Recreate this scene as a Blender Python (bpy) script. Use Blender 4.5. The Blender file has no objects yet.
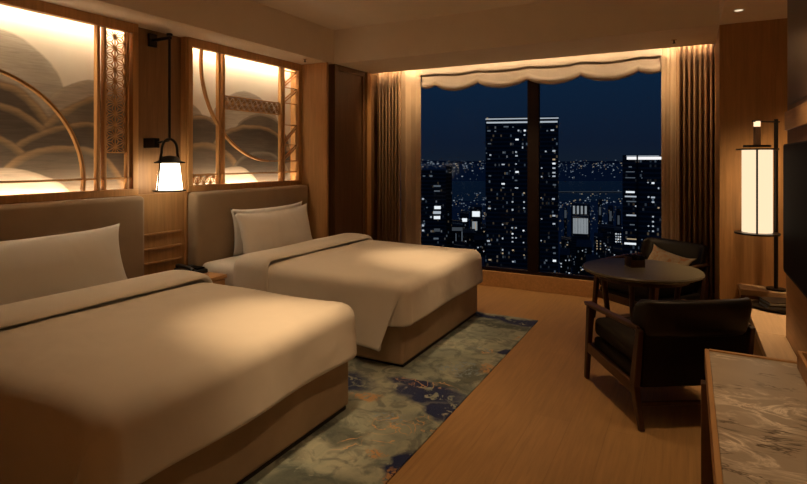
import bpy, bmesh, math, random
from math import sin, cos, pi, sqrt, atan2, radians
from mathutils import Vector, Matrix, noise

sc = bpy.context.scene
col = sc.collection
random.seed(7)

# ------------------------------------------------------------------ camera
YAW = radians(27.95)
CAM_H = 1.35
FPX = 538.0
CU, HV = 403.5, 159.5
cs, sn = cos(YAW), sin(YAW)
cam_d = bpy.data.cameras.new('camera')
cam = bpy.data.objects.new('camera', cam_d)
col.objects.link(cam)
cam.location = (0, 0, CAM_H)
cam.rotation_euler = (pi / 2, 0, YAW)
cam_d.sensor_fit = 'HORIZONTAL'
cam_d.sensor_width = 36.0
cam_d.lens = FPX / 807 * 36.0
cam_d.shift_y = -(242 - HV) / 807
cam_d.clip_start = 0.05
cam_d.clip_end = 30000
sc.camera = cam


def at(u, v, d):
    """bearing u, elevation v seen from the room, at distance d along the view axis"""
    lat = (u - CU) / FPX * d
    return Vector((lat * cs - d * sn, lat * sn + d * cs, CAM_H - (v - HV) / FPX * d))


# ------------------------------------------------------------------ materials
MATS = {}


def new_mat(name):
    m = bpy.data.materials.new(name)
    m.use_nodes = True
    m.node_tree.nodes.clear()
    MATS[name] = m
    return m


class NT:
    def __init__(self, m):
        self.t = m.node_tree
        self.n = self.t.nodes
        self.l = self.t.links

    def node(self, typ, **kw):
        n = self.n.new(typ)
        for k, v in kw.items():
            setattr(n, k, v)
        return n

    def link(self, a, b):
        self.l.new(a, b)

    def setin(self, node, key, val):
        s = node.inputs[key]
        if hasattr(val, 'is_output'):
            self.link(val, s)
        else:
            s.default_value = val

    def coord(self, which='Object'):
        return self.node('ShaderNodeTexCoord').outputs[which]

    def mapping(self, vec, scale=(1, 1, 1), loc=(0, 0, 0), rot=(0, 0, 0)):
        n = self.node('ShaderNodeMapping')
        self.link(vec, n.inputs['Vector'])
        n.inputs['Scale'].default_value = scale
        n.inputs['Location'].default_value = loc
        n.inputs['Rotation'].default_value = rot
        return n.outputs[0]

    def noise(self, vec, scale=5, detail=3, rough=.5, dist=0):
        n = self.node('ShaderNodeTexNoise')
        self.link(vec, n.inputs['Vector'])
        n.inputs['Scale'].default_value = scale
        n.inputs['Detail'].default_value = detail
        n.inputs['Roughness'].default_value = rough
        n.inputs['Distortion'].default_value = dist
        return n.outputs[0]

    def ramp(self, fac, stops, interp='LINEAR'):
        n = self.node('ShaderNodeValToRGB')
        cr = n.color_ramp
        cr.interpolation = interp
        while len(cr.elements) > 1:
            cr.elements.remove(cr.elements[0])
        cr.elements[0].position = stops[0][0]
        c = stops[0][1]
        cr.elements[0].color = c if len(c) == 4 else (*c, 1)
        for p, c in stops[1:]:
            e = cr.elements.new(p)
            e.color = c if len(c) == 4 else (*c, 1)
        self.link(fac, n.inputs[0])
        return n.outputs[0]

    def math(self, op, a, b=None, c=None, clamp=False):
        n = self.node('ShaderNodeMath', operation=op)
        n.use_clamp = clamp
        for i, x in enumerate((a, b, c)):
            if x is None:
                continue
            self.setin(n, i, x)
        return n.outputs[0]

    def mix(self, fac, a, b, blend='MIX'):
        n = self.node('ShaderNodeMix', data_type='RGBA', blend_type=blend)
        self.setin(n, 0, fac)
        for i, x in ((6, a), (7, b)):
            if hasattr(x, 'is_output'):
                self.link(x, n.inputs[i])
            else:
                n.inputs[i].default_value = x if len(x) == 4 else (*x, 1)
        return n.outputs[2]

    def bump(self, height, strength=.2, dist=.01):
        n = self.node('ShaderNodeBump')
        n.inputs['Strength'].default_value = strength
        n.inputs['Distance'].default_value = dist
        self.link(height, n.inputs['Height'])
        return n.outputs[0]

    def out(self, shader):
        o = self.node('ShaderNodeOutputMaterial')
        self.link(shader, o.inputs[0])

    def principled(self, color, rough=.5, metal=0, spec=.5, normal=None, sheen=0):
        p = self.node('ShaderNodeBsdfPrincipled')
        if hasattr(color, 'is_output'):
            self.link(color, p.inputs['Base Color'])
        else:
            p.inputs['Base Color'].default_value = (*color, 1)
        self.setin(p, 'Roughness', rough)
        p.inputs['Metallic'].default_value = metal
        p.inputs['Specular IOR Level'].default_value = spec
        if sheen:
            p.inputs['Sheen Weight'].default_value = sheen
        if normal is not None:
            self.link(normal, p.inputs['Normal'])
        self.out(p.outputs[0])
        return p


def wood(name, c, rough=.45, axis='z', contrast=.25, scale=1.0, spec=.3):
    m = new_mat(name)
    t = NT(m)
    co = t.coord()
    s = {'x': (1.2, 22, 22), 'y': (22, 1.2, 22), 'z': (22, 22, 1.2)}[axis]
    v = t.mapping(co, tuple(k * scale for k in s))
    g = t.noise(v, 2.0, 6, .6, .6)
    big = t.noise(t.mapping(co, tuple(k * .12 for k in s)), 2, 2)
    f = t.math('ADD', t.math('MULTIPLY', g, .7), t.math('MULTIPLY', big, .3))
    d = tuple(x * (1 - contrast) for x in c)
    b = tuple(min(1, x * (1 + contrast)) for x in c)
    cr = t.ramp(f, [(.3, d), (.7, b)])
    t.principled(cr, rough, 0, spec, t.bump(g, .08, .003))
    return m


def plain(name, c, rough=.5, metal=0, spec=.5, bump=0, bscale=200, vary=.06, sheen=0):
    m = new_mat(name)
    t = NT(m)
    co = t.coord()
    n = t.noise(co, bscale, 3)
    n2 = t.noise(co, 6, 3)
    cc = t.ramp(n2, [(.3, tuple(x * (1 - vary) for x in c)), (.7, tuple(min(1, x * (1 + vary)) for x in c))])
    nm = t.bump(n, bump, .002) if bump else None
    t.principled(cc, rough, metal, spec, nm, sheen)
    return m


def emit(name, c, s):
    m = new_mat(name)
    t = NT(m)
    e = t.node('ShaderNodeEmission')
    e.inputs[0].default_value = (*c, 1)
    e.inputs[1].default_value = s
    t.out(e.outputs[0])
    return m


WARM = (1.0, .625, .305)
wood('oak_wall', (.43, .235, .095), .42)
wood('oak_shade', (.27, .15, .07), .45)  # oak with the shade of the recess put into its colour
wood('pale_wood', (.47, .34, .21), .4, 'y', .15)
wood('oak_frame', (.50, .275, .11), .38)
wood('oak_horizontal', (.46, .265, .115), .4, 'y')
wood('dark_walnut', (.045, .024, .014), .35, 'z', .3)
wood('chair_wood', (.060, .028, .015), .35, 'z', .3)
wood('dark_panel', (.15, .08, .038), .4)
wood('table_wood', (.095, .085, .060), .36, 'x', .25, 1, .6)
plain('ceiling_paint', (.84, .74, .61), .85, bump=.05, bscale=60, vary=.02, spec=.1)
plain('cotton', (.78, .74, .68), .85, bump=.08, bscale=260, vary=.02, sheen=.15, spec=.15)
plain('linen_sheet', (.74, .70, .64), .85, bump=.08, bscale=260, vary=.02, spec=.15)
plain('bed_fabric', (.44, .33, .23), .9, bump=.3, bscale=420, vary=.08, spec=.1)
plain('headboard_fabric', (.34, .245, .155), .85, bump=.3, bscale=420, vary=.06, sheen=.2, spec=.15)
plain('black_metal', (.012, .010, .009), .38, .6, .5)
plain('black_plastic', (.012, .011, .010), .3)
plain('dark_leather', (.007, .005, .0045), .42, bump=.3, bscale=160, spec=.35)
plain('chair_cloth', (.020, .016, .013), .9, bump=.4, bscale=300, vary=.2, spec=.1)
plain('drape', (.30, .20, .125), .8, bump=.2, bscale=350, vary=.06, spec=.15)
plain('drape_pale', (.46, .35, .245), .8, bump=.2, bscale=350, vary=.04, spec=.15)
plain('blind_cloth', (.50, .43, .35), .8, bump=.15, bscale=350, vary=.03, spec=.15)
plain('window_metal', (.008, .003, .0025), .6, 0, .15)
plain('tv_bezel', (.006, .006, .006), .5, spec=.2)
plain('tv_screen', (.003, .003, .003), .5, vary=0, spec=.04)
plain('brass', (.55, .36, .17), .35, .7)
plain('paper', (.75, .72, .66), .7)
plain('pale_edge', (.55, .66, .72), .6)
plain('plinth', (.02, .015, .012), .8)
plain('white_plastic', (.7, .66, .6), .5)
plain('concrete_dark', (.045, .055, .065), .9, vary=.2, spec=.1)
plain('ground_dark', (.22, .26, .33), .95, vary=.3, bscale=.01, spec=0)
plain('hill_dark', (.20, .25, .33), 1, spec=0)

emit('led', (1.0, .77, .50), 85.0)
emit('led_low', (1.0, .77, .50), 42.0)
emit('led_pocket', (1.0, .70, .42), 30.0)
emit('led_curtain', (1.0, .68, .39), 120.0)
emit('shade_glow', (1.0, .80, .54), 10.0)
emit('lamp_glow', (1.0, .74, .47), 1.15)
emit('tip_glint', (1.0, .70, .40), 1.5)  # glow that stands in for a glint
emit('downlight_glow', (1.0, .80, .55), 1.2)
emit('win_white', (.85, .92, 1.0), .50)
emit('win_warm', (1.0, .72, .42), .40)
emit('win_dim', (.55, .66, .78), .16)
emit('win_bright', (.95, .98, 1.0), .95)
emit('roof_line', (.80, .86, .92), .55)
emit('roof_line_bright', (.98, .93, .90), 1.1)
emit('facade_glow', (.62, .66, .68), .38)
emit('facade_dim', (.45, .52, .60), .10)
emit('city_a', (.75, .88, 1.0), .30)
emit('city_b', (1.0, .78, .52), .22)
emit('city_c', (.6, .75, .95), .16)

# bedding gets soft wrinkles
for nm in ('cotton', 'linen_sheet'):
    m = MATS[nm]
    t = NT(m)
    p = [n for n in m.node_tree.nodes if n.type == 'BSDF_PRINCIPLED'][0]
    co = t.coord()
    w = t.noise(t.mapping(co, (1.6, 2.0, 1.6)), 2.6, 2, .45, .2)
    t.link(t.bump(w, .30, .03), p.inputs['Normal'])

# floor planks
m = new_mat('floor_oak')
t = NT(m)
co = t.coord()
br = t.node('ShaderNodeTexBrick')
t.link(t.mapping(co, (1, 1, 1), (0, 0, 0), (0, 0, pi / 2)), br.inputs['Vector'])
br.inputs['Scale'].default_value = 1.0
br.inputs['Brick Width'].default_value = 1.9
br.inputs['Row Height'].default_value = .18
br.inputs['Mortar Size'].default_value = .0012
br.inputs['Mortar Smooth'].default_value = .4
br.inputs['Color1'].default_value = (.37, .215, .088, 1)
br.inputs['Color2'].default_value = (.40, .235, .098, 1)
br.inputs['Mortar'].default_value = (.31, .18, .072, 1)
g = t.noise(t.mapping(co, (26, 1.5, 1)), 2, 6, .6, .5)
cc = t.mix(.55, br.outputs[0], t.ramp(g, [(.3, (.55, .55, .55)), (.75, (1.15, 1.15, 1.15))]), 'MULTIPLY')
t.principled(cc, t.math('ADD', t.math('MULTIPLY', g, .15), .38), 0, .35, t.bump(br.outputs['Fac'], -.12, .002))

# marble
m = new_mat('marble')
t = NT(m)
co = t.coord()
rv_ = t.mapping(co, (1.3, 2.6, 1), (0, 0, 0), (0, 0, .55))
w = t.noise(rv_, 5.0, 5, .62, 1.2)
w2 = t.noise(t.mapping(co, (.7, 2.4, 1), (3, 1, 0), (0, 0, .5)), 9, 4, .6, .8)
vein = t.math('SUBTRACT', 1, t.math('MULTIPLY', t.math('ABSOLUTE', t.math('SUBTRACT', w, .52)), 11), clamp=True)
vein2 = t.math('SUBTRACT', 1, t.math('MULTIPLY', t.math('ABSOLUTE', t.math('SUBTRACT', w2, .47)), 30), clamp=True)
patch = t.ramp(t.noise(co, 6, 3), [(.45, (0, 0, 0)), (.62, (1, 1, 1))])
cl = t.noise(co, 3.5, 4)
base = t.ramp(cl, [(.3, (.36, .305, .245)), (.7, (.47, .41, .335))])
c1 = t.mix(t.math('MULTIPLY', t.math('POWER', vein, 2), t.math('MULTIPLY', patch, .95)), base, (.88, .80, .70))
patch2 = t.ramp(t.noise(t.mapping(co, (1, 1, 1), (5, 2, 0)), 9, 2), [(.50, (0, 0, 0)), (.60, (1, 1, 1))])
c2 = t.mix(t.math('MULTIPLY', t.math('MULTIPLY', vein2, patch2), .95), c1, (.07, .05, .035))
t.principled(c2, .3, 0, .4)

# rug
m = new_mat('rug_pile')
t = NT(m)
co = t.coord()
dist = t.node('ShaderNodeTexNoise')
t.link(co, dist.inputs['Vector'])
dist.inputs['Scale'].default_value = 4.5
dist.inputs['Detail'].default_value = 5
vm = t.node('ShaderNodeVectorMath', operation='MULTIPLY_ADD')
t.link(dist.outputs['Color'], vm.inputs[0])
vm.inputs[1].default_value = (.30, .30, 0)
vm.inputs[2].default_value = (-.15, -.15, 0)
va = t.node('ShaderNodeVectorMath', operation='ADD')
t.link(co, va.inputs[0])
t.link(vm.outputs[0], va.inputs[1])
wp = va.outputs[0]


def blob(cx, cy, rx, ry, soft=.25):
    mp = t.mapping(wp, (1 / rx, 1 / ry, 0), (-cx / rx, -cy / ry, 0))
    ln = t.node('ShaderNodeVectorMath', operation='LENGTH')
    t.link(mp, ln.inputs[0])
    mr = t.node('ShaderNodeMapRange')
    t.link(ln.outputs['Value'], mr.inputs[0])
    mr.inputs[1].default_value = 1 + soft
    mr.inputs[2].default_value = 1 - soft
    return mr.outputs[0]


def union(*bs):
    r = bs[0]
    for b in bs[1:]:
        r = t.math('MAXIMUM', r, b)
    return r


n1 = t.noise(co, 3.2, 4, .6, 1.0)
base = t.ramp(n1, [(.30, (.17, .205, .19)), (.45, (.26, .295, .25)), (.58, (.33, .345, .28)), (.72, (.20, .245, .22))])
fine = t.noise(co, 9, 4, .62, 1.0)
base = t.mix(t.ramp(fine, [(.48, (0, 0, 0)), (.60, (.60, .60, .60))]), base, (.06, .085, .095))
navy = union(blob(-1.30, 2.78, .20, .13), blob(-1.16, 2.62, .11, .08), blob(-1.48, 2.88, .15, .06), blob(-1.12, 2.08, .05, .13), blob(-1.22, 4.38, .24, .10), blob(-1.52, 4.42, .2, .07),
             blob(-1.15, 3.66, .04, .08), blob(-1.9, 2.72, .25, .12))
tear = t.ramp(t.noise(co, 11, 4, .65, 1.0), [(.38, (0, 0, 0)), (.43, (1, 1, 1))])
c = t.mix(t.math('MULTIPLY', navy, tear), base, (.009, .020, .085))
dk = union(blob(-1.5, 2.15, .16, .10), blob(-1.20, 3.15, .08, .20), blob(-1.35, 4.20, .3, .07), blob(-1.75, 1.9, .2, .1), blob(-1.25, 2.95, .12, .06), blob(-1.35, 1.75, .25, .15))
c = t.mix(t.math('MULTIPLY', dk, t.math('MULTIPLY', tear, .75)), c, (.040, .055, .055))
blue = t.math('MULTIPLY', union(blob(-1.28, 3.25, .12, .10), blob(-1.33, 3.62, .12, .05), blob(-1.36, 2.42, .1, .05)), t.ramp(t.noise(co, 34, 3, .6, 1.5), [(.53, (0, 0, 0)), (.58, (1, 1, 1))]))
c = t.mix(blue, c, (.20, .28, .36))
speck = t.ramp(t.noise(co, 20, 4, .6, 2.0), [(.46, (0, 0, 0)), (.52, (1, 1, 1))])
org = union(blob(-1.135, 3.33, .03, .08), blob(-1.24, 2.10, .05, .04), blob(-1.11, 1.98, .03, .09), blob(-1.62, 2.60, .09, .035), blob(-1.10, 2.42, .02, .03), blob(-1.15, 4.0, .02, .06))
c = t.mix(t.math('MULTIPLY', t.math('MULTIPLY', org, speck), .85), c, (.46, .25, .10))
# curling outlines
ln = t.noise(co, 6.5, 2, .5, 2.0)
line = t.math('SUBTRACT', 1, t.math('MULTIPLY', t.math('ABSOLUTE', t.math('SUBTRACT', ln, .53)), 36), clamp=True)
lm = union(blob(-1.32, 2.33, .12, .11), blob(-1.18, 2.45, .09, .08), blob(-1.38, 2.90, .20, .06), blob(-1.27, 3.60, .06, .08), blob(-1.4, 2.1, .08, .08))
c = t.mix(t.math('MULTIPLY', line, lm), c, (.62, .36, .16))
t.principled(c, .95, 0, .1, t.bump(t.noise(co, 320, 2), .5, .004), .2)

# cushion print
m = new_mat('cushion_cloth')
t = NT(m)
co = t.coord()
f = t.noise(co, 14, 3, .6, 1.2)
t.principled(t.ramp(f, [(.42, (.50, .44, .33)), (.52, (.45, .36, .25)), (.60, (.48, .25, .14))]), .9, 0, .1)

# clear window glass
m = new_mat('window_glass')
t = NT(m)
tr = t.node('ShaderNodeBsdfTransparent')
tr.inputs[0].default_value = (.96, .98, 1, 1)
gl = t.node('ShaderNodeBsdfGlossy')
gl.inputs['Roughness'].default_value = .02
fr = t.node('ShaderNodeFresnel')
fr.inputs[0].default_value = 1.10
mx = t.node('ShaderNodeMixShader')
t.link(fr.outputs[0], mx.inputs[0])
t.link(tr.outputs[0], mx.inputs[1])
t.link(gl.outputs[0], mx.inputs[2])
t.out(mx.outputs[0])

# river
m = new_mat('river_water')
t = NT(m)
t.principled((.012, .018, .035), .25, 0, .5, t.bump(t.noise(t.mapping(t.coord(), (.02, .02, .02)), 2, 3), .3, 2))

# facade: floor bands, and here and there a dimly lit pane
def facade_mat(name, ca, cb, dens, cw=1.4):
    m = new_mat(name)
    t = NT(m)
    co = t.coord()
    sx = t.node('ShaderNodeSeparateXYZ')
    t.link(co, sx.inputs[0])
    zf = t.math('DIVIDE', sx.outputs[2], 3.05)
    xf = t.math('DIVIDE', t.math('ADD', sx.outputs[0], sx.outputs[1]), cw)
    fz = t.math('FRACT', zf)
    fx = t.math('FRACT', xf)
    st = t.math('GREATER_THAN', fz, .62)
    c = t.mix(st, ca, cb)
    cell = t.node('ShaderNodeCombineXYZ')
    t.link(t.math('FLOOR', xf), cell.inputs[0])
    t.link(t.math('FLOOR', zf), cell.inputs[1])
    oi = t.node('ShaderNodeObjectInfo')
    t.link(t.math('MULTIPLY', oi.outputs['Random'], 50), cell.inputs[2])
    wn = t.node('ShaderNodeTexWhiteNoise', noise_dimensions='3D')
    t.link(cell.outputs[0], wn.inputs['Vector'])
    lit = t.math('GREATER_THAN', wn.outputs['Value'], 1 - dens)
    pane = t.math('MULTIPLY', t.math('LESS_THAN', fz, .55), t.math('GREATER_THAN', fx, .25))
    p = t.principled(c, .85, 0, .1)
    ec = t.ramp(wn.outputs['Color'], [(.3, (.55, .75, 1.0)), (.6, (.85, .92, 1.0)), (.75, (1.0, .72, .42))])
    t.link(ec, p.inputs['Emission Color'])
    t.link(t.math('MULTIPLY', t.math('MULTIPLY', lit, pane), t.math('MULTIPLY', t.math('POWER', t.math('MULTIPLY', t.math('SUBTRACT', wn.outputs['Value'], .84), 6.2), 3), .13)), p.inputs['Emission Strength'])


facade_mat('facade', (.06, .075, .09), (.14, .17, .19), .10)
facade_mat('block_dark', (.06, .07, .085), (.11, .13, .15), .14, 1.4)


# painted art: layered hills in ink wash
def art_mat(name, hills, base=(.80, .74, .64)):
    m = new_mat(name)
    t = NT(m)
    co = t.coord()
    sep = t.node('ShaderNodeSeparateXYZ')
    t.link(co, sep.inputs[0])
    wob = t.noise(co, 3.0, 4)
    c = t.ramp(t.noise(co, 2.0, 4), [(.3, tuple(x * .9 for x in base)), (.7, base)])
    streak = t.noise(t.mapping(co, (1, 2, 26)), 2, 4, .6, 1)
    for (cy, cz, ry, rz, body, rim, rw) in hills:
        dy = t.math('DIVIDE', t.math('SUBTRACT', sep.outputs[1], cy), ry)
        dz = t.math('DIVIDE', t.math('SUBTRACT', sep.outputs[2], cz), rz)
        d = t.math('SQRT', t.math('ADD', t.math('MULTIPLY', dy, dy), t.math('MULTIPLY', dz, dz)))
        d = t.math('ADD', d, t.math('MULTIPLY', t.math('SUBTRACT', wob, .5), .16))
        inside = t.ramp(d, [(.97, (1, 1, 1)), (1.0, (0, 0, 0))])
        b2 = tuple(min(1, x * 1.35) for x in body)
        shade = t.ramp(d, [(.30, b2), (.72, body), (1 - rw * 2.2, body), (1 - rw, rim), (.965, rim), (1.0, body)])
        shade = t.mix(.35, shade, t.ramp(streak, [(.35, (.55, .55, .55)), (.65, (1.25, 1.25, 1.25))]), 'MULTIPLY')
        c = t.mix(inside, c, shade)
    t.principled(c, .75, 0, .15)
    return m


INK = (.30, .265, .22)
DARK = (.105, .09, .075)
MID = (.15, .13, .105)
GOLD = (.34, .25, .155)
art_mat('art_dunes', [
    (1.72, 1.55, .48, .62, (.40, .36, .30), (.43, .39, .33), .05),
    (2.40, 1.62, .40, .30, (.34, .30, .25), (.40, .35, .28), .05),
    (1.45, 1.30, .72, .62, DARK, GOLD, .05),
    (2.50, 1.25, .62, .58, MID, GOLD, .05),
    (1.60, 1.28, .58, .44, DARK, GOLD, .06),
    (2.30, 1.14, .60, .48, DARK, GOLD, .05),
    (1.45, 1.10, .60, .46, MID, GOLD, .06),
    (2.15, 1.00, .50, .46, MID, GOLD, .06),
    (1.75, .96, .50, .34, (.62, .55, .46), (.5, .43, .34), .04)])
art_mat('art_hills', [
    (3.85, 1.55, .50, .45, (.40, .36, .30), (.44, .39, .33), .05),
    (3.15, 1.45, .25, .40, (.38, .34, .28), (.42, .37, .30), .05),
    (4.05, 1.45, .42, .36, MID, (.30, .26, .21), .04),
    (3.30, 1.25, .34, .50, DARK, GOLD, .05),
    (3.95, 1.28, .60, .42, DARK, GOLD, .06),
    (3.35, 1.05, .48, .45, MID, GOLD, .07),
    (4.05, 1.02, .50, .42, DARK, (.2, .18, .15), .05),
    (3.65, .93, .42, .36, (.62, .55, .46), (.5, .43, .34), .04)])


# ------------------------------------------------------------------ geometry
class MB:
    def __init__(self):
        self.v = []
        self.f = []

    def add(self, vs, fs):
        o = len(self.v)
        self.v += [Vector(p) for p in vs]
        self.f += [tuple(i + o for i in f) for f in fs]
        return self

    def box(self, x0, x1, y0, y1, z0, z1):
        x0, x1 = sorted((x0, x1)); y0, y1 = sorted((y0, y1)); z0, z1 = sorted((z0, z1))
        return self.add([(x0, y0, z0), (x1, y0, z0), (x1, y1, z0), (x0, y1, z0), (x0, y0, z1), (x1, y0, z1), (x1, y1, z1), (x0, y1, z1)],
                        [(0, 3, 2, 1), (4, 5, 6, 7), (0, 1, 5, 4), (1, 2, 6, 5), (2, 3, 7, 6), (3, 0, 4, 7)])

    def bar(self, a, b, w, h, up=(0, 0, 1), w2=None, h2=None):
        a, b = Vector(a), Vector(b)
        d = (b - a).normalized()
        up = Vector(up)
        if abs(d.dot(up)) > .98:
            up = Vector((0, 1, 0)) if abs(d.y) < .9 else Vector((1, 0, 0))
        s = d.cross(up).normalized()
        u = s.cross(d).normalized()
        vs = []
        for p, ww, hh in ((a, w, h), (b, w2 or w, h2 or h)):
            for i, j in ((-1, -1), (1, -1), (1, 1), (-1, 1)):
                vs.append(p + s * ww / 2 * i + u * hh / 2 * j)
        return self.add(vs, [(0, 1, 2, 3), (7, 6, 5, 4), (0, 4, 5, 1), (1, 5, 6, 2), (2, 6, 7, 3), (3, 7, 4, 0)])

    def tube(self, pts, r, n=10, caps=True):
        pts = [Vector(p) for p in pts]
        rs = r if isinstance(r, (list, tuple)) else [r] * len(pts)
        rings = []
        ref = None
        for i, p in enumerate(pts):
            d = (pts[min(i + 1, len(pts) - 1)] - pts[max(i - 1, 0)]).normalized()
            if ref is None:
                ref = d.orthogonal().normalized()
            ref = (ref - d * ref.dot(d)).normalized()
            w = d.cross(ref)
            rings.append([p + (ref * cos(2 * pi * k / n) + w * sin(2 * pi * k / n)) * rs[i] for k in range(n)])
        vs = [q for ring in rings for q in ring]
        fs = []
        for i in range(len(pts) - 1):
            for k in range(n):
                fs.append((i * n + k, i * n + (k + 1) % n, (i + 1) * n + (k + 1) % n, (i + 1) * n + k))
        if caps:
            fs.append(tuple(range(n))[::-1])
            fs.append(tuple((len(pts) - 1) * n + k for k in range(n)))
        return self.add(vs, fs)

    def lathe(self, prof, c=(0, 0, 0), n=40):
        """closed when the profile starts and ends on the axis (r = 0)"""
        cx, cy, cz = c
        vs, fs, idx = [], [], []
        for r, z in prof:
            if r < 1e-6:
                idx.append([len(vs)] * n)
                vs.append((cx, cy, cz + z))
            else:
                idx.append([len(vs) + k for k in range(n)])
                vs += [(cx + r * cos(2 * pi * k / n), cy + r * sin(2 * pi * k / n), cz + z) for k in range(n)]
        for i in range(len(prof) - 1):
            a, b = idx[i], idx[i + 1]
            for k in range(n):
                q = [a[k], a[(k + 1) % n], b[(k + 1) % n], b[k]]
                q2 = []
                for x in q:
                    if x not in q2:
                        q2.append(x)
                if len(q2) >= 3:
                    fs.append(tuple(q2))
        return self.add(vs, fs)

    def disc(self, c, r, h, n=40):
        return self.lathe([(0, 0), (r, 0), (r, h), (0, h)], c, n)

    def grid(self, fn, nu, nv, closed_u=False):
        vs = [fn(i / (nu if closed_u else nu - 1), j / (nv - 1)) for i in range(nu) for j in range(nv)]
        fs = []
        for i in range(nu if closed_u else nu - 1):
            for j in range(nv - 1):
                i2 = (i + 1) % nu
                fs.append((i * nv + j, i2 * nv + j, i2 * nv + j + 1, i * nv + j + 1))
        return self.add(vs, fs)

    def build(self, name, mat, parent=None, bevel=0, smooth=None, sub=0, solid=0, world=False, seg=2, mats=None, fmat=None):
        me = bpy.data.meshes.new(name)
        if world and parent is not None:
            mw = Matrix.Identity(4)
            p = parent
            chain = []
            while p:
                chain.append(p)
                p = p.parent
            for p in reversed(chain):
                mw = mw @ p.matrix_basis
            inv = mw.inverted()
            vs = [inv @ q for q in self.v]
        else:
            vs = self.v
        me.from_pydata([tuple(q) for q in vs], [], self.f)
        bm = bmesh.new()
        bm.from_mesh(me)
        bmesh.ops.recalc_face_normals(bm, faces=bm.faces)
        bm.to_mesh(me)
        bm.free()
        o = bpy.data.objects.new(name, me)
        col.objects.link(o)
        for mm in (mats or [mat]):
            me.materials.append(MATS[mm])
        if fmat:
            for p_, k in zip(me.polygons, fmat):
                p_.material_index = k
        if smooth is not None:
            for p_ in me.polygons:
                p_.use_smooth = True
            if smooth < 180:
                me.set_sharp_from_angle(angle=radians(smooth))
        if solid:
            md = o.modifiers.new('thickness', 'SOLIDIFY')
            md.thickness = abs(solid)
            md.offset = -1 if solid > 0 else 1
        if bevel:
            md = o.modifiers.new('round', 'BEVEL')
            md.width = bevel
            md.segments = seg
            md.limit_method = 'ANGLE'
            md.angle_limit = radians(40)
        if sub:
            md = o.modifiers.new('smooth', 'SUBSURF')
            md.levels = md.render_levels = sub
        if parent is not None:
            o.parent = parent
        return o


def tag(o, label, cat, group=None, kind=None):
    o['label'] = label
    o['category'] = cat
    if group:
        o['group'] = group
    if kind:
        o['kind'] = kind
    return o


def thing(name, label, cat, loc=(0, 0, 0), rotz=0, group=None):
    o = bpy.data.objects.new(name, None)
    col.objects.link(o)
    o.location = loc
    o.rotation_euler = (0, 0, rotz)
    o.empty_display_size = .1
    return tag(o, label, cat, group)


def dup(root, loc, rotz, label):
    r = root.copy()
    col.objects.link(r)
    r.location = loc
    r.rotation_euler = (0, 0, rotz)
    r['label'] = label
    for ch in list(root.children):
        c = ch.copy()
        col.objects.link(c)
        c.parent = r
        for g in ch.children:
            d = g.copy()
            col.objects.link(d)
            d.parent = c
    return r


def struct(name, mb, mat, label, cat, parent=None, **kw):
    o = mb.build(name, mat, parent, **kw)
    o['kind'] = 'structure'
    if parent is None:
        o['label'] = label
        o['category'] = cat
    return o


# ------------------------------------------------------------------ room
XW = -3.63      # face of the headboard wall
XB = -3.28      # face of the bulkhead above the beds
ZL, ZH = 2.35, 2.70
YS = 4.63       # front of the window soffit and of the right pier
YP = 5.37       # front edge of the curtain pocket
YB = -1.6
XR = .477

struct('floor', MB().box(-3.95, 1.3, YB, 5.75, -.06, 0), 'floor_oak', 'light oak plank floor', 'floor')
struct('ceiling', MB().box(-3.95, 1.3, YB, 5.75, ZH, ZH + .06), 'ceiling_paint', 'raised cream ceiling in the middle of the room', 'ceiling')
struct('ceiling_left', MB().box(-3.95, XB, YB, YS, ZL, ZH), 'ceiling_paint', 'lowered ceiling bulkhead running above the beds', 'ceiling')
soffit = struct('ceiling_back', MB().box(-3.95, 1.3, YS, YP, ZL, ZH), 'ceiling_paint', 'lowered ceiling soffit in front of the window', 'ceiling')
struct('ceiling_right', MB().box(.2, 1.3, YB, YS, ZL, ZH), 'ceiling_paint', 'lowered ceiling strip above the television side', 'ceiling')
struct('wall_left', MB().box(-3.95, -3.75, YB, 5.75, 0, ZL), 'dark_panel', 'back of the headboard wall behind the lit pictures', 'wall')
struct('wall_front', MB().box(-3.95, 1.3, YB - .1, YB, 0, ZH), 'oak_wall', 'wall behind the viewer', 'wall')
# wood lining of the headboard wall
struct('trim_1', MB().box(-3.75, XW, YB, 4.5, 0, 1.085), 'oak_wall', 'oak lining low on the wall behind the headboards', 'trim')
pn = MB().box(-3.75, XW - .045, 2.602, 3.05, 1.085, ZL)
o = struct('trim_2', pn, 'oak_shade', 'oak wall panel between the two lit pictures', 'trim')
struct('trim_edge', MB().box(XW - .045, XW + .012, 3.035, 3.055, .5, ZL), 'oak_frame', '', '', parent=o)
for z in (.78, .668, .560):
    struct('ledge', MB().box(XW, XW + .022, 2.62, 2.995, z - .007, z + .007), 'oak_frame', '', '', parent=o, bevel=.002)
struct('trim_3', MB().box(-3.75, XW, YB, 1.09, 1.085, ZL), 'oak_wall', 'oak wall panel at the head of the room', 'trim')
struct('trim_4', MB().box(-3.75, XB, 4.505, 4.535, 0, ZL), 'oak_wall', 'oak pier beside the second lit picture', 'trim', bevel=.003)
struct('trim_5', MB().box(-3.75, XB - .10, 4.535, 4.63, 0, ZL), 'plinth', 'dark shadow gap beside the oak pier', 'trim')
w = struct('wall_left_far', MB().box(-3.75, XB, 4.63, 5.75, 0, ZL), 'dark_panel', 'dark wood wall panel between the pier and the curtain', 'wall')
f = MB()
f.box(XB, XB + .012, 4.63, 4.70, 0, ZL).box(XB, XB + .012, 5.17, 5.22, 0, ZL).box(XB, XB + .012, 4.70, 5.17, ZL - .06, ZL).box(XB, XB + .012, 4.70, 5.17, 0, .1)
struct('panel_frame', f, 'dark_panel', '', '', parent=w, bevel=.002)
struct('trim_6', MB().box(XB, XB + .03, 5.24, 5.33, 0, ZL), 'oak_wall', 'narrow oak post beside the left curtain', 'trim', bevel=.003)
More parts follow.
